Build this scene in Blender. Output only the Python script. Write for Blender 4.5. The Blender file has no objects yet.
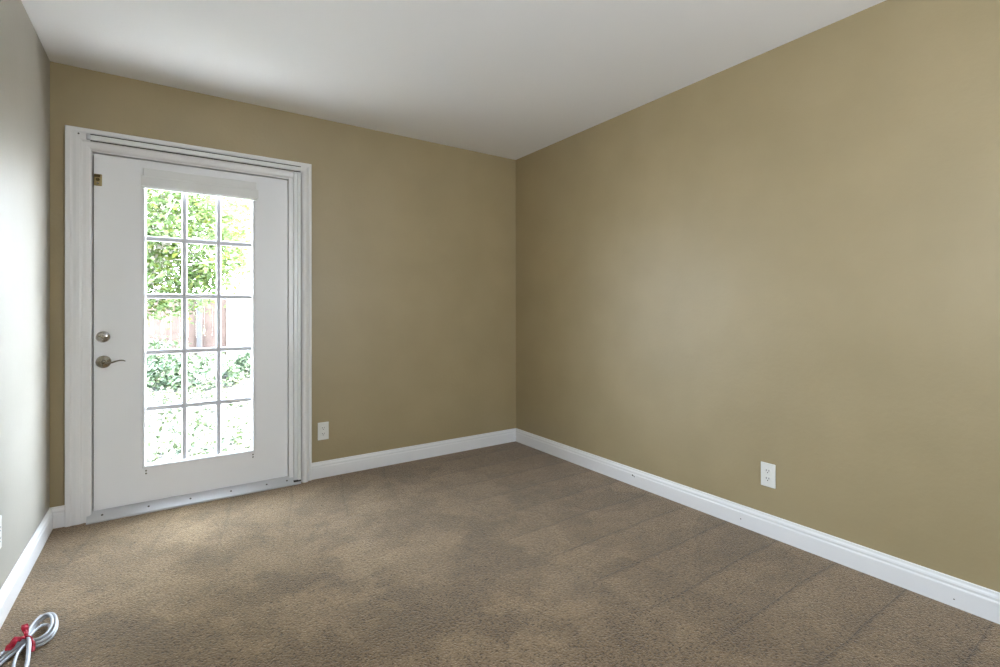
import bpy, bmesh, math, random
from mathutils import Vector, Matrix
random.seed(7)
C = bpy.context.scene.collection
S = bpy.context.scene
PI = math.pi

# ------------------------------------------------------------------ camera
W, D, H = 3.01, 4.75, 2.44          # room width, depth, height (metres)
cam = bpy.data.cameras.new('camera')
cam.sensor_width = 36.0
cam.lens = 36.0 * 487.5 / 1000.0
cam.shift_y = (308.45 - 333.5) / 1000.0
cam.clip_start = 0.02
camo = bpy.data.objects.new('camera', cam)
C.objects.link(camo)
camo.matrix_world = (Matrix.Translation((0.5108, -3.4265, 1.1399)) @ Matrix.Rotation(-0.5977, 4, 'Z')
                     @ Matrix.Rotation(PI / 2 + 0.0021, 4, 'X') @ Matrix.Rotation(-0.0012, 4, 'Z'))
S.camera = camo

# ------------------------------------------------------------------ world, sun, daylight, exposure
SKY = 29.0
SUN = 76.0
S.view_settings.view_transform = 'Standard'
S.view_settings.look = 'None'
S.view_settings.exposure = 0.53
S.view_settings.gamma = 1.0
S.view_settings.use_curve_mapping = False
S.cycles.use_denoising = True
S.cycles.max_bounces = 14
S.cycles.diffuse_bounces = 8
S.cycles.transparent_max_bounces = 24
S.cycles.sample_clamp_indirect = 8.0

world = bpy.data.worlds.new('overcast_sky')
S.world = world
world.use_nodes = True
wn = world.node_tree
wn.nodes.clear()
wo = wn.nodes.new('ShaderNodeOutputWorld')
wb = wn.nodes.new('ShaderNodeBackground')
tc = wn.nodes.new('ShaderNodeTexCoord')
sx = wn.nodes.new('ShaderNodeSeparateXYZ')
rp = wn.nodes.new('ShaderNodeValToRGB')
rp.color_ramp.elements[0].position = 0.0
rp.color_ramp.elements[0].color = (0.86, 0.93, 1.0, 1)
rp.color_ramp.elements[1].position = 0.7
rp.color_ramp.elements[1].color = (0.68, 0.83, 1.0, 1)
wn.links.new(tc.outputs['Generated'], sx.inputs[0])
wn.links.new(sx.outputs['Z'], rp.inputs[0])
wn.links.new(rp.outputs[0], wb.inputs['Color'])
wb.inputs['Strength'].default_value = SKY
wn.links.new(wb.outputs[0], wo.inputs[0])

sun = bpy.data.lights.new('sun', 'SUN')
sun.energy = SUN
sun.angle = math.radians(2.5)
sun.color = (1.0, 0.95, 0.86)
suno = bpy.data.objects.new('sun', sun)
C.objects.link(suno)
suno.rotation_euler = (math.radians(38), 0, math.radians(86))   # high, from the right side of the house

def portal(name, loc, rot, sx_, sy_):
    l = bpy.data.lights.new(name, 'AREA')
    l.shape = 'RECTANGLE'
    l.size, l.size_y = sx_, sy_
    l.cycles.is_portal = True
    o = bpy.data.objects.new(name, l)
    C.objects.link(o)
    o.location = loc
    o.rotation_euler = rot
portal('door_daylight_portal', (0.68, 0.10, 1.07), (-PI / 2, 0, 0), 0.60, 1.70)
portal('rear_fill_window_portal', (2.00, -D - 0.12, 1.475), (PI / 2, 0, 0), 0.55, 1.30)  # rear window is an addition out of view, for fill
WY0, WY1, WZ0, WZ1 = -2.90, -2.56, 1.05, 2.00       # unseen window added in the left wall beside the camera, for fill light
portal('side_fill_window_portal', (-0.12, (WY0 + WY1) / 2, (WZ0 + WZ1) / 2), (0, -PI / 2, 0), WZ1 - WZ0 + 0.05, WY1 - WY0 + 0.05)

# ------------------------------------------------------------------ materials
def new_mat(name):
    m = bpy.data.materials.new(name)
    m.use_nodes = True
    nt = m.node_tree
    return m, nt, nt.nodes['Principled BSDF']

def N(nt, typ, **kw):
    n = nt.nodes.new(typ)
    for k, v in kw.items():
        if k.startswith('i_'):
            n.inputs[k[2:].replace('_', ' ')].default_value = v
        else:
            setattr(n, k, v)
    return n

def bump_noise(nt, bsdf, scale, strength, dist=0.002, detail=3, coord='Object'):
    t = N(nt, 'ShaderNodeTexCoord')
    n = N(nt, 'ShaderNodeTexNoise')
    n.inputs['Scale'].default_value = scale
    n.inputs['Detail'].default_value = detail
    b = N(nt, 'ShaderNodeBump')
    b.inputs['Strength'].default_value = strength
    b.inputs['Distance'].default_value = dist
    nt.links.new(t.outputs[coord], n.inputs['Vector'])
    nt.links.new(n.outputs['Fac'], b.inputs['Height'])
    nt.links.new(b.outputs[0], bsdf.inputs['Normal'])
    return n

def plain(name, col, rough=0.5, metal=0.0, bump=None, spec=0.5, coat=0.0):
    m, nt, b = new_mat(name)
    b.inputs['Base Color'].default_value = (*col, 1)
    b.inputs['Roughness'].default_value = rough
    b.inputs['Metallic'].default_value = metal
    b.inputs['Specular IOR Level'].default_value = spec
    b.inputs['Coat Weight'].default_value = coat
    if bump:
        bump_noise(nt, b, *bump)
    return m

def mottled(name, c1, c2, scale, rough=0.6, bump=None, detail=4, spec=0.5, lo=0.35, hi=0.65):
    m, nt, b = new_mat(name)
    t = N(nt, 'ShaderNodeTexCoord')
    n = N(nt, 'ShaderNodeTexNoise')
    n.inputs['Scale'].default_value = scale
    n.inputs['Detail'].default_value = detail
    r = N(nt, 'ShaderNodeValToRGB')
    r.color_ramp.elements[0].position = lo
    r.color_ramp.elements[0].color = (*c1, 1)
    r.color_ramp.elements[1].position = hi
    r.color_ramp.elements[1].color = (*c2, 1)
    nt.links.new(t.outputs['Object'], n.inputs['Vector'])
    nt.links.new(n.outputs['Fac'], r.inputs[0])
    nt.links.new(r.outputs[0], b.inputs['Base Color'])
    b.inputs['Roughness'].default_value = rough
    b.inputs['Specular IOR Level'].default_value = spec
    if bump:
        bump_noise(nt, b, *bump)
    return m

M = {}
M['wall'] = mottled('beige_satin_wall_paint', (0.345, 0.272, 0.146), (0.37, 0.292, 0.160), 3.0, 0.46,
                    (55, 0.45, 0.0018, 3), spec=0.7)
M['wall_sheen'] = mottled('beige_wall_sheen_lightened', (0.35, 0.325, 0.275), (0.37, 0.345, 0.295), 3.0, 0.58,
                         (55, 0.45, 0.0018, 3), spec=0.5)  # left wall: door-light sheen put into a paler, greyer base colour
M['ceiling'] = plain('off_white_ceiling_paint', (0.87, 0.865, 0.875), 0.7, bump=(90, 0.3, 0.0015, 3), spec=0.3)
M['trim'] = plain('white_semigloss_trim', (0.82, 0.81, 0.81), 0.33, bump=(45, 0.06, 0.001, 2))
M['door'] = plain('white_door_paint', (0.85, 0.85, 0.865), 0.38, bump=(35, 0.08, 0.001, 2))
M['muntin'] = plain('white_vinyl_grille', (0.70, 0.71, 0.77), 0.4)
M['blind'] = plain('white_blind_slat', (0.74, 0.735, 0.72), 0.5)
M['vinyl'] = plain('white_aluminium_housing', (0.78, 0.79, 0.78), 0.3)
M['gap'] = plain('dark_seal_and_shade', (0.05, 0.045, 0.04), 0.8)  # real seals, plus shade painted in the housing gap and under the track
M['nickel'] = plain('satin_nickel', (0.50, 0.47, 0.44), 0.24, 1.0)
M['nickel_dark'] = plain('tarnished_nickel', (0.30, 0.27, 0.22), 0.22, 1.0)
M['brass'] = plain('dull_brass', (0.42, 0.33, 0.17), 0.35, 1.0)
M['brass_dark'] = plain('dark_brass_and_shade', (0.12, 0.09, 0.04), 0.5, 1.0)
M['sill'] = plain('mill_aluminium_sill', (0.62, 0.62, 0.64), 0.42, 0.6, bump=(60, 0.1, 0.001, 2))
M['screw'] = plain('dark_screw', (0.12, 0.11, 0.10), 0.45, 0.8)
M['plate'] = plain('white_outlet_plastic', (0.78, 0.77, 0.73), 0.32)
M['slot'] = plain('dark_outlet_slot', (0.03, 0.03, 0.03), 0.7)
M['cable'] = plain('light_grey_cable_jacket', (0.46, 0.47, 0.51), 0.38)
M['ribbon'] = mottled('red_plastic_tie', (0.24, 0.001, 0.008), (0.42, 0.002, 0.026), 60, 0.6, spec=0.2)
M['scuff'] = plain('scuff_mark', (0.10, 0.08, 0.07), 0.8)

M['bounce_slab'] = mottled('pale_concrete', (0.50, 0.49, 0.47), (0.60, 0.59, 0.57), 5, 0.9)

def glass_mat():
    m = bpy.data.materials.new('clear_pane_glass')
    m.use_nodes = True
    nt = m.node_tree
    nt.nodes.clear()
    o = N(nt, 'ShaderNodeOutputMaterial')
    tr = N(nt, 'ShaderNodeBsdfTransparent')
    tr.inputs[0].default_value = (0.975, 0.98, 0.978, 1)
    gl = N(nt, 'ShaderNodeBsdfGlossy')
    gl.inputs['Roughness'].default_value = 0.03
    fr = N(nt, 'ShaderNodeFresnel')
    ge = N(nt, 'ShaderNodeNewGeometry')      # same reflectance on both faces of the thin pane
    mr = N(nt, 'ShaderNodeMapRange')
    mr.inputs['To Min'].default_value = 1.35
    mr.inputs['To Max'].default_value = 1 / 1.35
    nt.links.new(ge.outputs['Backfacing'], mr.inputs['Value'])
    nt.links.new(mr.outputs[0], fr.inputs['IOR'])
    mx = N(nt, 'ShaderNodeMixShader')
    nt.links.new(fr.outputs[0], mx.inputs[0])
    nt.links.new(tr.outputs[0], mx.inputs[1])
    nt.links.new(gl.outputs[0], mx.inputs[2])
    nt.links.new(mx.outputs[0], o.inputs[0])
    return m
M['glass'] = glass_mat()

def carpet_mat():
    m, nt, b = new_mat('taupe_cut_pile_carpet')
    L = nt.links.new
    t = N(nt, 'ShaderNodeTexCoord')
    def noise(scale, detail=4, vec=None, rough=0.5):
        n = N(nt, 'ShaderNodeTexNoise')
        n.inputs['Scale'].default_value = scale
        n.inputs['Detail'].default_value = detail
        n.inputs['Roughness'].default_value = rough
        L(vec or t.outputs['Object'], n.inputs['Vector'])
        return n
    def math_(op, a, b_=None, clamp=False):
        n = N(nt, 'ShaderNodeMath', operation=op)
        n.use_clamp = clamp
        for i, v in enumerate((a, b_)):
            if v is None: continue
            if isinstance(v, (int, float)): n.inputs[i].default_value = v
            else: L(v, n.inputs[i])
        return n.outputs[0]
    big = noise(2.6, 5, rough=0.6)              # trodden and brushed patches of pile
    mid = noise(9, 4)
    tuft = N(nt, 'ShaderNodeTexVoronoi')
    tuft.inputs['Scale'].default_value = 150
    L(t.outputs['Object'], tuft.inputs['Vector'])
    grain = noise(110, 4, rough=0.6)
    fine = noise(240, 2)
    sp = N(nt, 'ShaderNodeSeparateXYZ')
    wob = noise(1.7, 3)
    L(t.outputs['Object'], sp.inputs[0])
    # vacuum swaths: strips about a quarter metre wide, square to the right wall and about a metre long
    def ramp_(src, a, b_):
        n = N(nt, 'ShaderNodeMapRange'); n.interpolation_type = 'SMOOTHSTEP'
        n.inputs['From Min'].default_value = a; n.inputs['From Max'].default_value = b_
        L(src, n.inputs['Value']); return n.outputs[0]
    yy = math_('ADD', sp.outputs['Y'], math_('MULTIPLY', wob.outputs['Fac'], 0.05))
    saw = math_('FRACT', math_('DIVIDE', math_('ADD', yy, 2.685), 0.255))
    xm = math_('ADD', sp.outputs['X'], math_('MULTIPLY', math_('SUBTRACT', big.outputs['Fac'], 0.5), 1.6))
    maskx = ramp_(xm, 1.75, 2.35)
    saw_m = math_('MULTIPLY', math_('SUBTRACT', saw, 0.5), maskx)
    line = math_('MULTIPLY', math_('MULTIPLY', math_('POWER', saw, 30.0), maskx), math_('ADD', 0.35, mid.outputs['Fac']))
    # a few strokes running out from the back wall
    x2 = math_('ADD', math_('ADD', sp.outputs['X'], math_('MULTIPLY', sp.outputs['Y'], -0.22)), math_('MULTIPLY', wob.outputs['Fac'], 0.10))
    saw2 = math_('FRACT', math_('DIVIDE', x2, 0.31))
    ym = math_('ADD', sp.outputs['Y'], math_('MULTIPLY', math_('SUBTRACT', big.outputs['Fac'], 0.5), 1.2))
    mask2 = math_('MULTIPLY', ramp_(ym, -0.95, -0.45), math_('SUBTRACT', 1.0, maskx))
    line2 = math_('MULTIPLY', math_('POWER', saw2, 22.0), mask2)
    patch = N(nt, 'ShaderNodeMapRange')
    patch.interpolation_type = 'SMOOTHSTEP'
    patch.inputs['From Min'].default_value = 0.44
    patch.inputs['From Max'].default_value = 0.56
    L(big.outputs['Fac'], patch.inputs['Value'])
    patch_amt = math_('SUBTRACT', 0.17, math_('MULTIPLY', maskx, 0.10))
    val = math_('ADD', 0.53, math_('MULTIPLY', math_('SUBTRACT', patch.outputs[0], 0.5), patch_amt))
    val = math_('ADD', val, math_('MULTIPLY', math_('SUBTRACT', mid.outputs['Fac'], 0.5), 0.30))
    val = math_('ADD', val, math_('MULTIPLY', saw_m, 0.13))
    val = math_('SUBTRACT', val, math_('MULTIPLY', line, 0.60))
    val = math_('SUBTRACT', val, math_('MULTIPLY', line2, 0.20))
    vd = N(nt, 'ShaderNodeVectorMath', operation='ADD')
    dn = N(nt, 'ShaderNodeTexNoise'); dn.inputs['Scale'].default_value = 2.2
    dn.inputs['Detail'].default_value = 3
    L(t.outputs['Object'], dn.inputs['Vector']); L(t.outputs['Object'], vd.inputs[0])
    ds = N(nt, 'ShaderNodeVectorMath', operation='SCALE'); ds.inputs['Scale'].default_value = 0.45
    L(dn.outputs['Color'], ds.inputs[0]); L(ds.outputs[0], vd.inputs[1])
    cell = N(nt, 'ShaderNodeTexVoronoi'); cell.inputs['Scale'].default_value = 3.4      # brush strokes with a crisp edge
    L(vd.outputs[0], cell.inputs['Vector'])
    cs = N(nt, 'ShaderNodeSeparateColor'); L(cell.outputs['Color'], cs.inputs[0])
    val = math_('ADD', val, math_('MULTIPLY', math_('SUBTRACT', cs.outputs[0], 0.5), 0.13))
    pit = ramp_(grain.outputs['Fac'], 0.46, 0.34)          # shaded pits between the tufts
    val = math_('SUBTRACT', val, math_('MULTIPLY', pit, 0.26))
    val = math_('ADD', val, math_('MULTIPLY', math_('SUBTRACT', grain.outputs['Fac'], 0.5), 0.9))
    val = math_('ADD', val, math_('MULTIPLY', math_('SUBTRACT', fine.outputs['Fac'], 0.5), 0.6))
    r = N(nt, 'ShaderNodeValToRGB')
    e = r.color_ramp.elements
    e[0].position, e[0].color = 0.10, (0.040, 0.024, 0.011, 1)
    e[1].position, e[1].color = 0.90, (0.290, 0.195, 0.106, 1)
    k = e.new(0.5); k.color = (0.148, 0.092, 0.043, 1)
    L(val, r.inputs[0])
    L(r.outputs[0], b.inputs['Base Color'])
    b.inputs['Roughness'].default_value = 0.95
    b.inputs['Specular IOR Level'].default_value = 0.15
    b.inputs['Sheen Weight'].default_value = 0.42
    b.inputs['Sheen Roughness'].default_value = 0.45
    b.inputs['Sheen Tint'].default_value = (1.0, 0.87, 0.74, 1)
    h = math_('ADD', math_('MULTIPLY', grain.outputs['Fac'], 1.0), math_('MULTIPLY', fine.outputs['Fac'], 0.5))
    h = math_('SUBTRACT', h, math_('MULTIPLY', tuft.outputs['Distance'], 0.5))
    h = math_('ADD', h, math_('MULTIPLY', saw_m, 0.6))
    bp = N(nt, 'ShaderNodeBump')
    bp.inputs['Strength'].default_value = 0.9
    bp.inputs['Distance'].default_value = 0.005
    L(h, bp.inputs['Height'])
    L(bp.outputs[0], b.inputs['Normal'])
    return m
M['carpet'] = carpet_mat()

def leaf_mat(name, c1, c2, trans=0.5):
    m = bpy.data.materials.new(name)
    m.use_nodes = True
    nt = m.node_tree
    b = nt.nodes['Principled BSDF']
    o = nt.nodes['Material Output']
    t = N(nt, 'ShaderNodeTexCoord')
    n = N(nt, 'ShaderNodeTexNoise')
    n.inputs['Scale'].default_value = 6
    r = N(nt, 'ShaderNodeValToRGB')
    r.color_ramp.elements[0].position = 0.35
    r.color_ramp.elements[0].color = (*c1, 1)
    r.color_ramp.elements[1].position = 0.65
    r.color_ramp.elements[1].color = (*c2, 1)
    nt.links.new(t.outputs['Object'], n.inputs['Vector'])
    nt.links.new(n.outputs['Fac'], r.inputs[0])
    nt.links.new(r.outputs[0], b.inputs['Base Color'])
    b.inputs['Roughness'].default_value = 0.5
    tl = N(nt, 'ShaderNodeBsdfTranslucent')
    nt.links.new(r.outputs[0], tl.inputs[0])
    mx = N(nt, 'ShaderNodeMixShader')
    mx.inputs[0].default_value = trans
    nt.links.new(b.outputs[0], mx.inputs[1])
    nt.links.new(tl.outputs[0], mx.inputs[2])
    nt.links.new(mx.outputs[0], o.inputs[0])
    return m
M['leaf'] = leaf_mat('fresh_green_leaf', (0.070, 0.120, 0.035), (0.140, 0.190, 0.085), 0.6)
M['leaf_yellow'] = leaf_mat('yellow_green_leaf', (0.075, 0.110, 0.015), (0.130, 0.150, 0.040), 0.6)
M['ivy'] = leaf_mat('ivy_leaf', (0.024, 0.048, 0.022), (0.065, 0.090, 0.048), 0.3)
M['cover'] = leaf_mat('ground_cover_leaf', (0.018, 0.032, 0.012), (0.060, 0.072, 0.032), 0.3)
M['bark'] = mottled('pale_bark', (0.40, 0.37, 0.34), (0.6, 0.57, 0.54), 12, 0.9, (40, 0.8, 0.01, 4))
M['soil'] = mottled('leaf_litter_soil', (0.009, 0.008, 0.0075), (0.085, 0.078, 0.072), 9, 0.95, (25, 0.9, 0.03, 5), detail=8)
M['fence'] = mottled('weathered_redwood_board', (0.056, 0.034, 0.027), (0.080, 0.052, 0.042), 5, 0.85, (30, 0.4, 0.004, 3))
M['post'] = mottled('grey_fence_post', (0.040, 0.038, 0.040), (0.050, 0.048, 0.050), 7, 0.85)
M['stucco'] = plain('white_stucco', (0.80, 0.78, 0.74), 0.9, bump=(60, 0.7, 0.004, 4))

# ------------------------------------------------------------------ helpers
def tag(o, label=None, cat=None, group=None, kind=None):
    if label: o['label'] = label
    if cat: o['category'] = cat
    if group: o['group'] = group
    if kind: o['kind'] = kind
    return o

def empty(name, loc, rz=0.0, **kw):
    o = bpy.data.objects.new(name, None)
    C.objects.link(o)
    o.location = loc
    o.rotation_euler.z = rz
    o.empty_display_size = 0.1
    return tag(o, **kw)

def build(name, bm, mat, parent=None, smooth=False, loc=None, recalc=True):
    if recalc:
        bmesh.ops.recalc_face_normals(bm, faces=bm.faces)
    me = bpy.data.meshes.new(name)
    bm.to_mesh(me)
    bm.free()
    for mt in (mat if isinstance(mat, (list, tuple)) else [mat]):
        me.materials.append(mt)
    if smooth:
        for p in me.polygons: p.use_smooth = True
    o = bpy.data.objects.new(name, me)
    C.objects.link(o)
    if parent: o.parent = parent
    if loc: o.location = loc
    return o

def box(bm, x0, x1, y0, y1, z0, z1, bev=0.0, seg=2, mi=0):
    r = bmesh.ops.create_cube(bm, size=1.0)
    vs = r['verts']
    for v in vs:
        v.co = Vector(((x0 + x1) / 2 + v.co.x * (x1 - x0), (y0 + y1) / 2 + v.co.y * (y1 - y0), (z0 + z1) / 2 + v.co.z * (z1 - z0)))
    fs = set(f for v in vs for f in v.link_faces)
    for f in fs: f.material_index = mi
    if bev > 0:
        es = list(set(e for v in vs for e in v.link_edges))
        bmesh.ops.bevel(bm, geom=es, offset=bev, segments=seg, affect='EDGES', profile=0.5)

def prism(bm, ends, close=True):
    """ends: list of equally long vertex rings, skinned one to the next and capped."""
    rings = [[bm.verts.new(p) for p in ring] for ring in ends]
    n = len(rings[0])
    for a, b in zip(rings, rings[1:]):
        for i in range(n):
            bm.faces.new((a[i], a[(i + 1) % n], b[(i + 1) % n], b[i]))
    if close:
        bm.faces.new(rings[0][::-1])
        bm.faces.new(rings[-1])

def frames(pts):
    out = []
    up = None
    n = len(pts)
    for i in range(n):
        t = (pts[min(i + 1, n - 1)] - pts[max(i - 1, 0)]).normalized()
        if up is None:
            up = Vector((0, 0, 1)) if abs(t.z) < 0.9 else Vector((1, 0, 0))
        s = t.cross(up)
        if s.length < 1e-6: s = t.orthogonal()
        s.normalize()
        up = s.cross(t).normalized()
        out.append((t, s, up))
    return out

def tube(bm, pts, rad, n=10, flat=1.0):
    pts = [Vector(p) for p in pts]
    rads = rad if isinstance(rad, (list, tuple)) else [rad] * len(pts)
    rings = []
    for p, r, (t, s, u) in zip(pts, rads, frames(pts)):
        rings.append([p + s * (r * math.cos(2 * PI * k / n)) + u * (r * flat * math.sin(2 * PI * k / n)) for k in range(n)])
    prism(bm, rings)

def spline(pts, k=8):
    pts = [Vector(p) for p in pts]
    P = [pts[0] * 2 - pts[1]] + pts + [pts[-1] * 2 - pts[-2]]
    out = []
    for i in range(1, len(P) - 2):
        a, b, c, d = P[i - 1:i + 3]
        for j in range(k):
            t = j / k
            out.append(0.5 * ((2 * b) + (c - a) * t + (2 * a - 5 * b + 4 * c - d) * t * t + (3 * b - a - 3 * c + d) * t ** 3))
    out.append(pts[-1])
    return out

def disc(bm, c, axis, prof, n=32):
    """lathe a (radius, height) profile about axis through c"""
    axis = Vector(axis).normalized()
    a = axis.orthogonal().normalized()
    b = axis.cross(a)
    rings = [[Vector(c) + axis * h + (a * math.cos(2 * PI * k / n) + b * math.sin(2 * PI * k / n)) * max(r, 1e-5) for k in range(n)] for r, h in prof]
    prism(bm, rings)

def wall_with_hole(name, x0, x1, y0, y1, hole=None, mat=None, z0=-0.12, z1=H + 0.12):
    """wall slab along x, optional hole (hx0, hx1, hz0, hz1)"""
    bm = bmesh.new()
    if not hole:
        box(bm, x0, x1, y0, y1, z0, z1)
    else:
        a, b, c, d = hole
        xs = [x0, a, b, x1]; zs = [z0, c, d, z1]
        for i in range(3):
            for j in range(3):
                if i == 1 and j == 1: continue
                if zs[j + 1] - zs[j] < 1e-4: continue
                g = bmesh.ops.create_cube(bm, size=1.0)['verts']
                for v in g:
                    v.co = Vector((xs[i] if v.co.x < 0 else xs[i + 1], y0 if v.co.y < 0 else y1, zs[j] if v.co.z < 0 else zs[j + 1]))
        bmesh.ops.remove_doubles(bm, verts=bm.verts, dist=1e-5)
        # drop the inner faces shared by neighbouring blocks
        seen = {}
        for f in list(bm.faces):
            k = tuple(round(v, 4) for v in f.calc_center_median())
            seen.setdefault(k, []).append(f)
        for fs in seen.values():
            if len(fs) > 1:
                bmesh.ops.delete(bm, geom=fs, context='FACES_ONLY')
    return tag(build(name, bm, mat or M['wall']), kind='structure')

# ------------------------------------------------------------------ room shell
T = 0.14
OX0, OX1, OZ1 = 0.150, 1.180, 2.012          # rough door opening
wall_with_hole('wall_back', -T, W + T, 0.0, T, (OX0, OX1, -0.001, OZ1))
wall_with_hole('wall_front', -T, W + T, -D - T, -D, (1.75, 2.25, 0.85, 2.10))  # opening for the added rear fill window
wl = wall_with_hole('wall_left', 0.0, D, 0.0, T, (-WY1, -WY0, WZ0, WZ1), M['wall_sheen'])  # sheen-lightened colour; opening for the added side window
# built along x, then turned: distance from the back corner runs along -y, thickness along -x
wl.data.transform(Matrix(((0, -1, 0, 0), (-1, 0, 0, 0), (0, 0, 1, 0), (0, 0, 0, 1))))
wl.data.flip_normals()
bm = bmesh.new(); box(bm, W, W + T, -D, 0, -0.12, H + 0.12)
tag(build('wall_right', bm, M['wall']), kind='structure')
bm = bmesh.new(); box(bm, 0, W, -D, 0, H, H + 0.12)
tag(build('ceiling', bm, M['ceiling']), kind='structure')

# carpet: gently undulating surface, a little flattened at the edges
def carpet():
    bm = bmesh.new()
    nx, ny = 150, 230
    from mathutils import noise as mn
    g = []
    for j in range(ny + 1):
        row = []
        for i in range(nx + 1):
            x, y = W * i / nx, -D * j / ny
            e = min(x, W - x, -y, D + y, 0.15) / 0.15
            z = (mn.noise(Vector((x * 2.2, y * 2.2, 0))) * 0.0016 + mn.noise(Vector((x * 7, y * 7, 3))) * 0.0010) * e
            z -= 0.002 * e
            # small dents and wrinkles seen in the pile
            for (cx, cy, ang, ln, wd, dp) in DENTS:
                u = (x - cx) * math.cos(ang) + (y - cy) * math.sin(ang)
                v = -(x - cx) * math.sin(ang) + (y - cy) * math.cos(ang)
                q = (u / ln) ** 2 + (v / wd) ** 2
                if q < 6: z -= dp * math.exp(-q)
            row.append(bm.verts.new((x, y, z)))
        g.append(row)
    for j in range(ny):
        for i in range(nx):
            bm.faces.new((g[j][i], g[j + 1][i], g[j + 1][i + 1], g[j][i + 1]))
    # sides and underside
    ring = [g[0][i] for i in range(nx + 1)] + [g[j][nx] for j in range(1, ny + 1)] + [g[ny][i] for i in range(nx - 1, -1, -1)] + [g[j][0] for j in range(ny - 1, 0, -1)]
    low = [bm.verts.new((v.co.x, v.co.y, -0.12)) for v in ring]
    n = len(ring)
    for i in range(n):
        bm.faces.new((ring[i], ring[(i + 1) % n], low[(i + 1) % n], low[i]))
    bm.faces.new(low)
    o = build('floor', bm, M['carpet'], smooth=True)
    return tag(o, kind='structure')
DENTS = [(0.50, -1.02, 0.9, 0.05, 0.012, 0.006), (1.56, -0.62, 0.5, 0.04, 0.015, 0.005), (1.36, -0.72, 0.4, 0.05, 0.015, 0.004)]
carpet()

# ------------------------------------------------------------------ baseboards (ogee top), mitred at the room corners
BP = [(0.0, 0.0), (0.015, 0.0), (0.015, 0.074), (0.0135, 0.078), (0.0115, 0.081), (0.0118, 0.086), (0.0125, 0.090),
      (0.0105, 0.096), (0.0072, 0.101), (0.0062, 0.105), (0.0062, 0.109), (0.004, 0.112), (0.0, 0.112)]
def baseboard(name, a, b, nrm, m0, m1):
    a, b, nrm = Vector(a), Vector(b), Vector(nrm)
    t = (b - a).normalized()
    bm = bmesh.new()
    prism(bm, [[a + t * (m0 * d) + nrm * d + Vector((0, 0, h)) for d, h in BP],
               [b - t * (m1 * d) + nrm * d + Vector((0, 0, h)) for d, h in BP]])
    return tag(build(name, bm, M['trim']), kind='structure')
baseboard('baseboard_back', (1.306, 0, -0.003), (W, 0, -0.003), (0, -1, 0), 0, 1)
baseboard('baseboard_back', (0, 0, -0.003), (0.061, 0, -0.003), (0, -1, 0), 1, 0)
bbr = baseboard('baseboard_right', (W, 0, -0.003), (W, -D, -0.003), (-1, 0, 0), 1, 1)
bm = bmesh.new()
for (y, z, r) in ((-1.30, 0.066, 0.0055), (-1.312, 0.061, 0.004), (-2.86, 0.030, 0.0025), (-2.02, 0.040, 0.003)):
    disc(bm, (W - 0.0149, y, z), (-1, 0, 0), [(r, -0.001), (r, 0.0006), (r * 0.6, 0.0008)], 9)
build('scuff_mark', bm, M['scuff'], bbr)
baseboard('baseboard_left', (0, 0, -0.003), (0, -D, -0.003), (1, 0, 0), 1, 1)
baseboard('baseboard_front', (0, -D, -0.003), (W, -D, -0.003), (0, 1, 0), 1, 1)

# ------------------------------------------------------------------ door casing (trim_1)
CX0, CX1, CZ = 0.062, 1.305, 2.113
CP = [(0.0, 0.0), (0.0, 0.024), (0.003, 0.026), (0.020, 0.026), (0.025, 0.0225), (0.030, 0.0215), (0.044, 0.0235), (0.058, 0.0235),
      (0.066, 0.021), (0.070, 0.017), (0.075, 0.0165), (0.086, 0.017), (0.097, 0.0155), (0.104, 0.012), (0.108, 0.006), (0.108, 0.0)]
CR = [(0.0, 0.0), (0.0, 0.020), (0.004, 0.023), (0.012, 0.023), (0.017, 0.020), (0.021, 0.022), (0.026, 0.032), (0.034, 0.039),
      (0.044, 0.042), (0.054, 0.039), (0.062, 0.031), (0.067, 0.018), (0.068, 0.0)]
trim = empty('trim_1', (0, 0, 0), kind='structure')
bm = bmesh.new()   # left leg
prism(bm, [[(CX0 + w, -d, -0.004) for w, d in CP], [(CX0 + w, -d, CZ - w) for w, d in CP]])
build('side_casing', bm, M['trim'], trim)
bm = bmesh.new()   # right leg
prism(bm, [[(CX1 - w, -d, -0.004) for w, d in CR], [(CX1 - w, -d, CZ - w) for w, d in CR]])
build('side_casing', bm, M['trim'], trim)
bm = bmesh.new()   # head
prism(bm, [[(CX0 + w, -d, CZ - w) for w, d in CP], [(CX1 - min(w, 0.068), -d, CZ - w) for w, d in CP]])
build('head_casing', bm, M['trim'], trim)
bm = bmesh.new()
disc(bm, (0.117, -0.0265, 2.079), (0, -1, 0), [(0.004, -0.012), (0.004, 0.0008), (0.002, 0.0012)], 10)
build('screw_hole', bm, M['scuff'], trim)

# ------------------------------------------------------------------ retractable screen hardware on the casing
scr = empty('retractable_screen', (1.21, -0.02, 0.0),
            label='white retractable screen hardware, slim upright housing and top track on the door casing', cat='door screen')
def rel(o, p):   # keep world coordinates under an Empty that stands elsewhere
    o.data.transform(Matrix.Translation(-Vector(p.location))); return o
bm = bmesh.new()
box(bm, 1.192, 1.214, -0.030, -0.0065, 0.024, 2.036, 0.002)
box(bm, 1.214, 1.232, -0.040, -0.0065, 0.024, 2.036, 0.002)
rel(build('housing', bm, M['vinyl'], scr), scr)
bm = bmesh.new(); box(bm, 1.2325, 1.2365, -0.014, -0.0065, 0.02, 2.04)  # dark strip painted in for the shade between housing and casing
rel(build('gap_shade', bm, M['gap'], scr), scr)
bm = bmesh.new(); box(bm, 1.190, 1.233, -0.041, -0.002, 2.036, 2.042, 0.001)
rel(build('end_cap', bm, M['vinyl'], scr), scr)
bm = bmesh.new(); box(bm, 1.188, 1.233, -0.042, -0.002, 0.014, 0.024, 0.001)
rel(build('end_cap', bm, M['gap'], scr), scr)
bm = bmesh.new()
box(bm, 0.166, 1.234, -0.040, -0.0245, 2.052, 2.078, 0.003)
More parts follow.
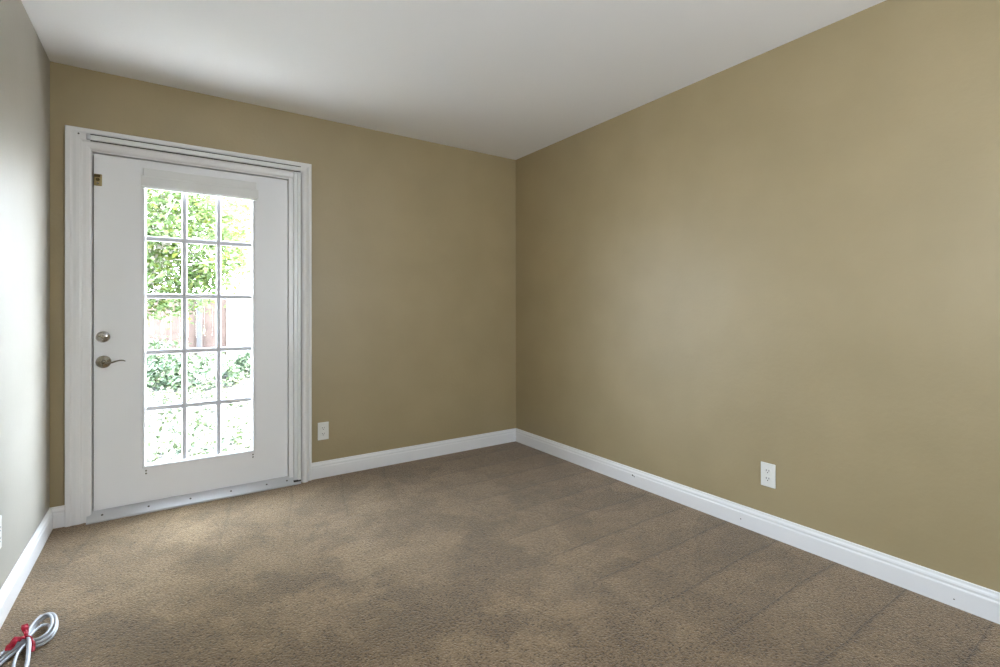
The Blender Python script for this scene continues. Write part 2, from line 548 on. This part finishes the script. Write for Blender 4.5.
box(bm, 0.166, 1.234, -0.031, -0.0245, 2.078, 2.085, 0.0, mi=1)
box(bm, 0.166, 1.234, -0.0275, -0.0245, 2.047, 2.052, 0.0, mi=1)  # shadow below the track, laid on as a dark strip
rel(build('track', bm, [M['vinyl'], M['gap']], scr), scr)
bm = bmesh.new()
box(bm, 0.150, 0.167, -0.044, -0.0245, 2.050, 2.083, 0.004)
rel(build('track_end_cap', bm, M['sill'], scr), scr)

# ------------------------------------------------------------------ door_1
door = empty('door_1', (0, 0, 0), kind='structure')
LX0, LX1, LZ0, LZ1 = 0.176, 1.161, 0.046, 1.993
LY0, LY1 = 0.014, 0.058
GX = [0.409, 0.591, 0.768, 0.947]
GZ = [0.257, 0.572, 0.896, 1.220, 1.551, 1.874]
# frame (jamb and stop)
bm = bmesh.new()
box(bm, OX0, LX0 - 0.006, 0.0, T, -0.004, OZ1)
box(bm, LX1 + 0.004, OX1, 0.0, T, -0.004, OZ1)
box(bm, LX1 + 0.004, 1.238, -0.006, 0.0, -0.004, OZ1)
box(bm, OX0, OX1, 0.0, T, LZ1 + 0.006, OZ1)
build('door_frame', bm, M['trim'], door)
bm = bmesh.new()
box(bm, LX0 - 0.006, LX0 + 0.010, LY1 + 0.001, LY1 + 0.02, 0.0, LZ1)
box(bm, LX1 - 0.010, LX1 + 0.004, LY1 + 0.001, LY1 + 0.02, 0.0, LZ1)
box(bm, LX0, LX1, LY1 + 0.001, LY1 + 0.02, LZ1 - 0.010, LZ1 + 0.006)
build('weather_strip', bm, M['gap'], door)
# leaf: slab with the glazed opening
def leaf():
    bm = bmesh.new()
    xs = [LX0, 0.402, 0.954, LX1]; zs = [LZ0, 0.250, 1.881, LZ1]
    for y in (LY0, LY1):
        g = {}
        for i, x in enumerate(xs):
            for j, z in enumerate(zs):
                g[i, j] = bm.verts.new((x, y, z))
        for i in range(3):
            for j in range(3):
                if (i, j) != (1, 1):
                    bm.faces.new((g[i, j], g[i + 1, j], g[i + 1, j + 1], g[i, j + 1]))
        if y == LY0: g0 = g
    ring_o = [(i, 0) for i in range(3)] + [(3, j) for j in range(3)] + [(i, 3) for i in range(3, 0, -1)] + [(0, j) for j in range(3, 0, -1)]
    ring_i = [(1, 1), (2, 1), (2, 2), (1, 2)]
    for ring in (ring_o, ring_i):
        for a, b in zip(ring, ring[1:] + ring[:1]):
            bm.faces.new((g0[a], g0[b], g[b], g[a]))
    return bm
build('door_leaf', leaf(), M['door'], door)
# raised lite frame around the glass
def ring_profile(x0, x1, z0, z1, prof, ysign=-1, y=LY0):
    bm = bmesh.new()
    loops = []
    for w, d in prof:
        yy = y + ysign * d
        loops.append([bm.verts.new(p) for p in ((x0 + w, yy, z0 + w), (x1 - w, yy, z0 + w), (x1 - w, yy, z1 - w), (x0 + w, yy, z1 - w))])
    n = len(loops)
    for a in range(n):
        A, B = loops[a], loops[(a + 1) % n]
        for k in range(4):
            bm.faces.new((A[k], A[(k + 1) % 4], B[(k + 1) % 4], B[k]))
    return bm
LP = [(0, 0), (0.001, 0.006), (0.006, 0.009), (0.012, 0.008), (0.017, 0.002), (0.021, -0.012), (0.021, -0.014), (0.008, -0.014), (0.008, 0.0)]
lf = build('glazing_frame', ring_profile(0.388, 0.968, 0.236, 1.895, LP), M['door'], door)
bm = bmesh.new(); box(bm, 0.4025, 0.9535, 0.034, 0.040, 0.2505, 1.8805)
build('glass_pane', bm, M['glass'], door)
bm = bmesh.new()
for x in GX[1:3]:
    prism(bm, [[(x - 0.0135, 0.0335, z), (x - 0.010, 0.024, z), (x + 0.010, 0.024, z), (x + 0.0135, 0.0335, z)] for z in (0.2515, 1.8795)])
for z in GZ[1:5]:
    prism(bm, [[(x, 0.0335, z - 0.0145), (x, 0.0242, z - 0.0115), (x, 0.0242, z + 0.0115), (x, 0.0335, z + 0.0145)] for x in (0.4035, 0.9525)])
for x in GX[1:3]:
    box(bm, x - 0.007, x + 0.007, 0.0405, 0.048, 0.2515, 1.8795)
for z in GZ[1:5]:
    box(bm, 0.4035, 0.9525, 0.0405, 0.048, z - 0.007, z + 0.007)
build('glazing_bar', bm, M['muntin'], door)
# deadbolt
db = empty('deadbolt', (0.216, LY0, 0.992)); db.parent = door
bm = bmesh.new()
disc(bm, (0, 0, 0), (0, -1, 0), [(0.031, 0), (0.031, 0.004), (0.029, 0.008), (0.023, 0.012), (0.012, 0.014), (0.006, 0.0142)], 40)
build('rosette', bm, M['nickel'], db, smooth=True)
bm = bmesh.new()
pts = [(-0.021, -0.020, 0.001), (-0.012, -0.024, 0.004), (0, -0.026, 0.001), (0.012, -0.024, -0.003), (0.021, -0.020, -0.004)]
tube(bm, spline(pts, 5), [0.0045 + 0.003 * math.sin(PI * i / 20) for i in range(21)], 12, 0.8)
disc(bm, (0, -0.012, 0), (0, -1, 0), [(0.008, 0), (0.007, 0.012)], 16)
build('thumb_turn', bm, M['nickel_dark'], db, smooth=True)
# lever handle
lv = empty('lever_handle', (0.218, LY0, 0.855)); lv.parent = door
bm = bmesh.new()
disc(bm, (0, 0, 0), (0, -1, 0), [(0.034, 0), (0.034, 0.004), (0.032, 0.009), (0.026, 0.013), (0.022, 0.0135), (0.017, 0.018), (0.013, 0.019)], 40)
build('rosette', bm, M['nickel_dark'], lv, smooth=True)
bm = bmesh.new()
disc(bm, (0, -0.015, 0), (0, -1, 0), [(0.012, 0), (0.0105, 0.018), (0.012, 0.030), (0.010, 0.036)], 24)
pts = [(-0.002, -0.043, 0.0), (0.015, -0.045, -0.002), (0.035, -0.045, -0.003), (0.055, -0.044, 0.003), (0.073, -0.042, 0.007), (0.088, -0.041, 0.006), (0.097, -0.040, 0.001)]
sp = spline(pts, 6)
tube(bm, sp, [0.0075 - 0.0042 * (i / (len(sp) - 1)) for i in range(len(sp))], 12, 0.8)
build('lever', bm, M['nickel_dark'], lv, smooth=True)
bm = bmesh.new()
disc(bm, (0, -0.050, 0), (0, -1, 0), [(0.003, 0), (0.003, 0.002)], 10)
build('lock_button', bm, M['screw'], lv, smooth=True)
# brass flip latch near the top left corner of the leaf
la = empty('flip_latch', (0.193, LY0, 1.851)); la.parent = door
bm = bmesh.new(); box(bm, -0.016, 0.018, -0.004, 0, -0.032, 0.032, 0.0035, 3)
build('latch_plate', bm, M['brass'], la)
bm = bmesh.new()
box(bm, -0.015, 0.011, -0.014, -0.003, 0.014, 0.028, 0.002)  # dark box stands in for the shadow at the latch top
disc(bm, (0.0, -0.004, 0.002), (0, -1, 0), [(0.009, 0), (0.009, 0.006), (0.005, 0.009)], 18)
build('latch_knob_and_shade', bm, M['brass_dark'], la)
bm = bmesh.new(); disc(bm, (0.0, -0.004, -0.018), (0, -1, 0), [(0.005, 0), (0.005, 0.0015), (0.002, 0.003)], 12)
build('screw', bm, M['nickel'], la)
# blind hold-down screw holes at the foot of the glass
for x in (0.407, 0.956):
    for dz in (0.0, -0.016):
        bm = bmesh.new()
        disc(bm, (x, LY0, 0.222 + dz), (0, -1, 0), [(0.0045, -0.001), (0.0045, 0.001), (0.002, 0.0018)], 10)
        build('screw', bm, M['screw'], door)
# sill
bm = bmesh.new()
prism(bm, [[(x, 0.012, 0.044), (x, 0.008, 0.046), (x, -0.004, 0.040), (x, -0.030, 0.022), (x, -0.046, 0.010), (x, -0.049, 0.006), (x, -0.049, -0.003), (x, 0.012, -0.003)] for x in (0.150, 1.232)])
box(bm, OX0, OX1, 0.012, T + 0.03, -0.02, 0.043)
sill = build('threshold', bm, M['sill'], door)
for x in (0.215, 0.42, 0.62, 0.83, 1.03, 1.15):
    bm = bmesh.new()
    n = Vector((0, -0.018, 0.026)).normalized()
    disc(bm, (x, -0.022, 0.0275), n, [(0.0055, -0.002), (0.0055, 0.0008), (0.003, 0.002)], 12)
    build('screw', bm, M['screw'], sill)

# ------------------------------------------------------------------ raised blind over the glass
bl = empty('window_blind', (0.6835, LY0, 1.84), label='white blind drawn up to a short stack above the door glass', cat='blind')
bm = bmesh.new(); box(bm, 0.392, 0.975, -0.010, LY0, 1.888, 1.946, 0.005, 3)
rel(build('headrail', bm, M['blind'], bl), bl)
bm = bmesh.new()
for k in range(7):
    z = 1.852 + k * 0.0052
    box(bm, 0.390, 0.977, -0.010, 0.003, z, z + 0.0040, 0.0012, 1)
rel(build('slat_stack', bm, M['blind'], bl), bl)
bm = bmesh.new(); box(bm, 0.388, 0.979, -0.014, 0.003, 1.832, 1.851, 0.003)
rel(build('bottom_rail', bm, M['blind'], bl), bl)
bm = bmesh.new(); prism(bm, [[(x, -0.011, 1.842), (x, -0.017, 1.840), (x, -0.020, 1.843), (x, -0.020, 1.893), (x, -0.017, 1.899), (x, -0.011, 1.901)] for x in (0.384, 0.983)])
rel(build('valance', bm, M['blind'], bl), bl)

# ------------------------------------------------------------------ wall outlets
def outlet(name, loc, rz, label, kind='duplex'):
    """plate in the local xz plane facing -y"""
    t = empty(name, loc, rz, label=label, cat='wall outlet')
    bm = bmesh.new(); box(bm, -0.036, 0.036, -0.0065, 0, -0.0595, 0.0595, 0.0028, 3)
    build('cover_plate', bm, M['plate'], t)
    for s in (-1, 1):
        bm = bmesh.new()
        ring = []
        for a in range(28):
            th = 2 * PI * a / 28
            ring.append((0.0172 * math.cos(th), max(-0.0142, min(0.0142, 0.0172 * math.sin(th)))))
        prism(bm, [[(x, -0.006, z + s * 0.0195) for x, z in ring], [(x, -0.0088, z + s * 0.0195) for x, z in ring]])
        rc = build('receptacle', bm, M['plate'], t)
        bm = bmesh.new()
        zc = s * 0.0195
        box(bm, -0.0078, -0.0052, -0.0092, -0.0085, zc - 0.0005, zc + 0.0085)
        box(bm, 0.0052, 0.0076, -0.0092, -0.0085, zc + 0.0005, zc + 0.0080)
        disc(bm, (0, -0.0085, zc - 0.0065), (0, -1, 0), [(0.0026, 0), (0.0026, 0.0007)], 12)
        build('socket_slots', bm, M['slot'], rc)
    bm = bmesh.new(); disc(bm, (0, -0.006, 0), (0, -1, 0), [(0.0032, 0), (0.003, 0.0012), (0.001, 0.0016)], 12)
    build('screw', bm, M['plate'], t)
    return t
outlet('wall_outlet', (1.384, 0, 0.314), 0, 'white duplex outlet on the back wall right beside the door casing')
outlet('wall_outlet', (W, -2.156, 0.3055), -PI / 2, 'white duplex outlet on the long right wall above the baseboard')
outlet('wall_outlet', (0, -0.950, 0.329), PI / 2, "white outlet on the left wall above the baseboard, at the photo's left edge")

# ------------------------------------------------------------------ coiled cable with a red tie
cab = empty('coiled_cable', (0.116, -1.146, 0.0), label='light grey coiled cable tied with a red twist on the carpet', cat='cable')
bm = bmesh.new()
R_ = 0.0046
def jit(pts, dx, dy, dz, sc=1.0):
    c = Vector((0.114, -1.146, 0.018))
    return [c + (Vector((p[0], p[1], z)) - c) * sc + Vector((dx, dy, dz)) for p, z in pts]
loop = [((0.112, -1.150), 0.016), ((0.113, -1.104), 0.020), ((0.120, -1.055), 0.024), ((0.135, -1.020), 0.026), ((0.155, -1.016), 0.026),
        ((0.173, -1.050), 0.024), ((0.181, -1.105), 0.020), ((0.176, -1.150), 0.016), ((0.160, -1.172), 0.014), ((0.140, -1.178), 0.014), ((0.116, -1.160), 0.015)]
tube(bm, spline(jit(loop, 0, 0, 0), 8), R_, 10)
tube(bm, spline(jit(loop, 0.001, -0.003, -0.009, 1.02), 8), R_, 10)
tube(bm, spline(jit(loop, -0.001, 0.004, 0.007, 0.86), 8), R_, 10)
tube(bm, spline([(0.114, -1.148, 0.018), (0.110, -1.09, 0.022), (0.116, -1.03, 0.020), (0.124, -0.992, 0.016)], 8), R_ * 0.9, 10)
tube(bm, spline([(0.116, -1.143, 0.022), (0.128, -1.098, 0.020), (0.141, -1.072, 0.017), (0.157, -1.074, 0.013), (0.166, -1.105, 0.009), (0.158, -1.142, 0.008), (0.122, -1.156, 0.012)], 8), R_, 10)
for k, (dx, dy, dz) in enumerate(((0, 0, 0.0), (-0.012, 0.004, 0.002), (0.011, -0.008, -0.002), (-0.005, 0.008, 0.010))):
    tube(bm, spline([(0.116 + dx * .3, -1.150 + dy * .3, 0.015 + dz), (0.090 + dx, -1.172 + dy, 0.014 + dz), (0.072 + dx, -1.200 + dy, 0.012 + dz),
                     (0.056 + dx * 0.8, -1.235 + dy, 0.010 + dz), (0.040 + dx * 0.5, -1.280 + dy, 0.008 + dz), (0.036 + dx * 0.4, -1.345 + dy, 0.008 + dz),
                     (0.052 + dx * .5, -1.395 + dy + k * .01, 0.008 + dz), (0.085 + dx * .5, -1.405 + dy + k * .01, 0.008 + dz), (0.104 + dx * .5, -1.36, 0.009 + dz)], 8), R_, 10)
tube(bm, spline([(0.116, -1.146, 0.026), (0.125, -1.180, 0.024), (0.133, -1.236, 0.018), (0.140, -1.300, 0.012), (0.140, -1.37, 0.008), (0.11, -1.42, 0.008), (0.085, -1.43, 0.008)], 8), R_ * 1.35, 12)
tube(bm, spline([(0.120, -1.160, 0.016), (0.110, -1.190, 0.018), (0.104, -1.225, 0.016), (0.105, -1.270, 0.010), (0.114, -1.330, 0.008), (0.104, -1.36, 0.009)], 8), R_, 10)
rel(build('cable', bm, M['cable'], cab, smooth=True), cab)
# red plastic tie: a wrap, two crumpled ears and a short tail
tie = bmesh.new()
def strip(pts, ws, th=0.0012):
    pts = spline(pts, 6)
    n = len(pts)
    rings = []
    for i, (p, (t, s, u)) in enumerate(zip(pts, frames(pts))):
        f = i / (n - 1) * (len(ws) - 1)
        k = min(int(f), len(ws) - 2)
        w = ws[k] + (ws[k + 1] - ws[k]) * (f - k)
        tw = 0.35 * math.sin(i * 0.9)
        s2 = s * math.cos(tw) + u * math.sin(tw)
        u2 = u * math.cos(tw) - s * math.sin(tw)
        rings.append([p + s2 * w + u2 * th, p + u2 * (th + w * 0.25), p - s2 * w + u2 * th, p - s2 * w - u2 * th, p - u2 * (th - w * 0.25), p + s2 * w - u2 * th])
    prism(tie, rings)
c0 = (0.114, -1.150, 0.026)
ringp = [Vector((0.114, -1.150, 0.016)) + Vector((0.82, -0.57, 0)) * (0.019 * math.cos(a)) + Vector((0, 0, 1)) * (0.016 * math.sin(a)) for a in [i * 2 * PI / 16 for i in range(17)]]
tube(tie, ringp, 0.0035, 8)
strip([c0, (0.108, -1.125, 0.034), (0.100, -1.098, 0.040), (0.096, -1.078, 0.038)], [0.003, 0.007, 0.010, 0.008])
strip([c0, (0.100, -1.158, 0.036), (0.086, -1.172, 0.035), (0.076, -1.196, 0.024)], [0.003, 0.012, 0.014, 0.009])
strip([c0, (0.098, -1.150, 0.033), (0.084, -1.160, 0.028), (0.074, -1.180, 0.018)], [0.003, 0.009, 0.010, 0.004])
strip([c0, (0.126, -1.168, 0.028), (0.138, -1.192, 0.020), (0.140, -1.222, 0.010)], [0.003, 0.004, 0.005, 0.006])
tag(rel(build('cable_tie', tie, M['ribbon'], cab), cab), label='red plastic tie')

# ------------------------------------------------------------------ unseen side and rear windows, added to brighten the room with daylight
win = empty('fill_window_2', (0, 0, 0), kind='structure')
bm = bmesh.new()
x0, x1 = -0.10, -0.03
box(bm, x0, x1, WY0, WY0 + .05, WZ0, WZ1); box(bm, x0, x1, WY1 - .05, WY1, WZ0, WZ1)
box(bm, x0, x1, WY0 + .05, WY1 - .05, WZ0, WZ0 + .05); box(bm, x0, x1, WY0 + .05, WY1 - .05, WZ1 - .05, WZ1)
build('fill_window_frame', bm, M['vinyl'], win)
bm = bmesh.new(); box(bm, -0.07, -0.064, WY0 + .05, WY1 - .05, WZ0 + .05, WZ1 - .05)
build('glass_pane', bm, M['glass'], win)
win = empty('fill_window_1', (0, 0, 0), kind='structure')
bm = bmesh.new()
y0, y1 = -D - 0.10, -D - 0.03
box(bm, 1.75, 1.80, y0, y1, 0.85, 2.10); box(bm, 2.20, 2.25, y0, y1, 0.85, 2.10)
box(bm, 1.80, 2.20, y0, y1, 0.85, 0.90); box(bm, 1.80, 2.20, y0, y1, 2.05, 2.10)
build('fill_window_frame', bm, M['vinyl'], win)
bm = bmesh.new(); box(bm, 1.80, 2.20, -D - 0.07, -D - 0.064, 0.90, 2.05)
build('glass_pane', bm, M['glass'], win)

# ------------------------------------------------------------------ garden
def slope(x, y):
    return -0.16 + max(0, min(1, (y - 1.5) / 7.0)) * 0.42 + 0.03 * math.sin(x * 1.7 + y * 0.9)
bm = bmesh.new()
nx, ny = 60, 60
g = [[None] * (nx + 1) for _ in range(ny + 1)]
for j in range(ny + 1):
    for i in range(nx + 1):
        x, y = -7 + 15 * i / nx, T + 0.02 + 12 * j / ny
        g[j][i] = bm.verts.new((x, y, slope(x, y)))
for j in range(ny):
    for i in range(nx):
        bm.faces.new((g[j][i], g[j][i + 1], g[j + 1][i + 1], g[j + 1][i]))
tag(build('garden_ground', bm, M['soil'], smooth=True), kind='structure')

def add_leaf(bm, p, size, nrm=None, mi=0):
    d = Vector((random.gauss(0, 1), random.gauss(0, 1), random.gauss(0, 0.6))).normalized()
    n = (nrm or Vector((random.gauss(0, .7), random.gauss(0, .7), 1))).normalized()
    s = d.cross(n)
    if s.length < 0.1: s = d.orthogonal()
    s.normalize()
    n = s.cross(d)
    L_, Wd = size * random.uniform(.75, 1.25), size * random.uniform(.28, .40)
    a = bm.verts.new(p)
    t = bm.verts.new(p + d * L_ - n * L_ * .10)
    m1 = bm.verts.new(p + d * L_ * .45 + s * Wd + n * Wd * .35)
    m2 = bm.verts.new(p + d * L_ * .45 - s * Wd + n * Wd * .35)
    mc = bm.verts.new(p + d * L_ * .5)
    for f in ((a, mc, m1), (m1, mc, t), (a, m2, mc), (m2, t, mc)):
        bm.faces.new(f).material_index = mi

def shrub(name, loc, rx, rz_, count, size, mat, label, group=None, cat='shrub'):
    t = empty(name, loc, label=label, cat=cat, group=group)
    bm = bmesh.new()
    for k in range(7):
        a = random.uniform(0, 2 * PI)
        e = Vector((rx * .6 * math.cos(a), rx * .6 * math.sin(a), rz_ * random.uniform(.6, .95)))
        tube(bm, spline([Vector((e.x * .05, e.y * .05, -.04)), Vector((e.x * .4, e.y * .4, e.z * .5)), e], 4), [.012] * 5 + [.008] * 3 + [.004], 6)
    build('stem', bm, M['bark'], t)
    bm = bmesh.new()
    for k in range(count):
        th, ph = random.uniform(0, 2 * PI), math.acos(random.uniform(0, 1))
        r = random.uniform(.55, 1.0) ** .5 * (1 + .18 * math.sin(3 * th + loc[0] * 5) * math.sin(2 * ph))
        p = Vector((rx * r * math.sin(ph) * math.cos(th), rx * r * math.sin(ph) * math.sin(th), rz_ * r * math.cos(ph)))
        add_leaf(bm, p, size, Vector((p.x, p.y, p.z + .4)) + Vector((random.gauss(0, .3), random.gauss(0, .3), random.gauss(0, .3))))
    build('foliage', bm, mat, t, recalc=False)
    return t

def tree(name, loc, height, crown_c, crown_r, clusters, per, size, mats, label, lean=(0, 0), rtr=0.07):
    t = empty(name, loc, label=label, cat='tree')
    bm = bmesh.new()
    base = Vector((0, 0, -0.1)); top = Vector((lean[0], lean[1], height))
    tr = spline([base, base.lerp(top, .3) + Vector((.03, .02, 0)), base.lerp(top, .65) + Vector((-.05, 0, 0)), top], 6)
    tube(bm, tr, [rtr * (1 - .6 * i / (len(tr) - 1)) for i in range(len(tr))], 10)
    fol = bmesh.new()
    for k in range(clusters):
        th = random.uniform(0, 2 * PI); zz = random.uniform(-1, 1); q = math.sqrt(1 - zz * zz); rr = random.uniform(.35, 1) ** .6
        c = Vector(crown_c) + Vector((crown_r[0] * rr * q * math.cos(th), crown_r[1] * rr * q * math.sin(th), crown_r[2] * rr * zz))
        if k % 2 == 0:
            s = tr[int(len(tr) * random.uniform(.4, .95))]
            br = spline([s, s.lerp(c, .5) + Vector((0, 0, .12)), c], 4)
            tube(bm, br, [rtr * .3 * (1 - .8 * i / (len(br) - 1)) for i in range(len(br))], 6)
        for j in range(per):
            p = c + Vector((random.gauss(0, .17), random.gauss(0, .17), random.gauss(0, .12)))
            add_leaf(fol, p, size, mi=0 if random.random() < .8 else 1)
    build('trunk', bm, M['bark'], t, smooth=True)
    build('foliage', fol, mats, t, recalc=False)
    return t

tree('garden_tree', (-0.35, 5.6, slope(-.35, 5.6)), 2.7, (0.80, -0.4, 2.30), (1.2, 0.9, 1.25), 260, 46, 0.095,
     [M['leaf'], M['leaf_yellow']], 'green leafy tree with a leaning pale trunk seen through the left panes', lean=(.9, -.2), rtr=.075)
tree('garden_tree', (2.2, 9.8, 0.2), 3.0, (0.1, 0, 3.0), (1.5, 0.9, 1.5), 90, 40, 0.12,
     [M['leaf_yellow'], M['leaf']], 'yellow-green leafy tree beyond the garden wall, seen through the top right pane', lean=(-.2, 0), rtr=.08)

# fence
FY = 8.0
fence = empty('garden_fence', (0, FY, slope(0, FY)), label='weathered reddish wooden board fence behind the garden plants', cat='fence')
bm = bmesh.new()
x = -6.0
while x < 1.45:
    w = 0.138
    h = 1.42 + random.uniform(-.012, .012)
    z0 = slope(x, FY) - .05
    prism(bm, [[(x, yy, z0), (x + w, yy, z0), (x + w, yy, h - .03), (x + w - .03, yy, h), (x + .03, yy, h), (x, yy, h - .03)] for yy in (FY, FY + .02)])
    x += w + 0.0015
rel(build('boards', bm, M['fence'], fence), fence)
for z in (0.5, 1.2):
    bm = bmesh.new(); box(bm, -6, 1.45, FY + .021, FY + .06, z, z + .09, .004)
    rel(build('rail', bm, M['fence'], fence), fence)
for x in (-5.8, -3.4, -1.0, 0.98):
    bm = bmesh.new(); box(bm, x, x + .09, FY - .092, FY - .001, slope(x, FY) - .1, 1.48, .008)
    rel(build('post', bm, M['post'], fence), fence)
# white stucco garden wall to the right of the fence
bm = bmesh.new(); box(bm, 1.5, 8.0, FY - .1, FY + .1, 0.0, 1.75, .01)
tag(build('garden_wall', bm, M['stucco']), label='white stucco garden wall to the right of the wooden fence', cat='wall')

# unseen concrete slab, added outside the door to bounce sunlight indoors
bm = bmesh.new(); box(bm, -1.6, 4.2, T + 0.03, 1.45, -0.30, -0.10, .01)
tag(build('bounce_slab', bm, M['bounce_slab']), kind='structure')

# ivy and low shrubs on the bank
sh = [(0.15, 5.3, .50, .42, 'leafy green shrub low behind the left panes'), (0.95, 5.0, .55, .42, 'leafy green shrub seen behind the middle panes'),
      (1.75, 5.4, .42, .50, 'leafy shrub seen behind the right panes'), (-0.7, 6.0, .55, .6, 'leafy shrub beneath the leaning tree'),
      (0.35, 6.6, .50, .55, 'small shrub close in front of the wooden fence')]
for x, y, r, h, lb in sh:
    shrub('garden_shrub', (x, y, slope(x, y)), r, h, 650, .085, M['ivy'], lb)
bm = bmesh.new()
for k in range(22000):
    x, y = random.uniform(-3.0, 5.0), 1.5 + random.random() ** 1.2 * 6.2
    cl = math.sin(x * 3.1 + 1.3 * math.sin(y * 2.3)) + math.sin(y * 3.7 + x)
    if cl < -0.55 and random.random() < .8: continue
    add_leaf(bm, Vector((x, y, slope(x, y) + random.uniform(.01, .10))), .065, Vector((random.gauss(0, .4), random.gauss(0, .4) - .4, 1)))
gc = build('ground_cover', bm, M['cover'], recalc=False)
tag(gc, label='low trailing ground cover spreading over the garden soil', cat='ground cover', kind='stuff')
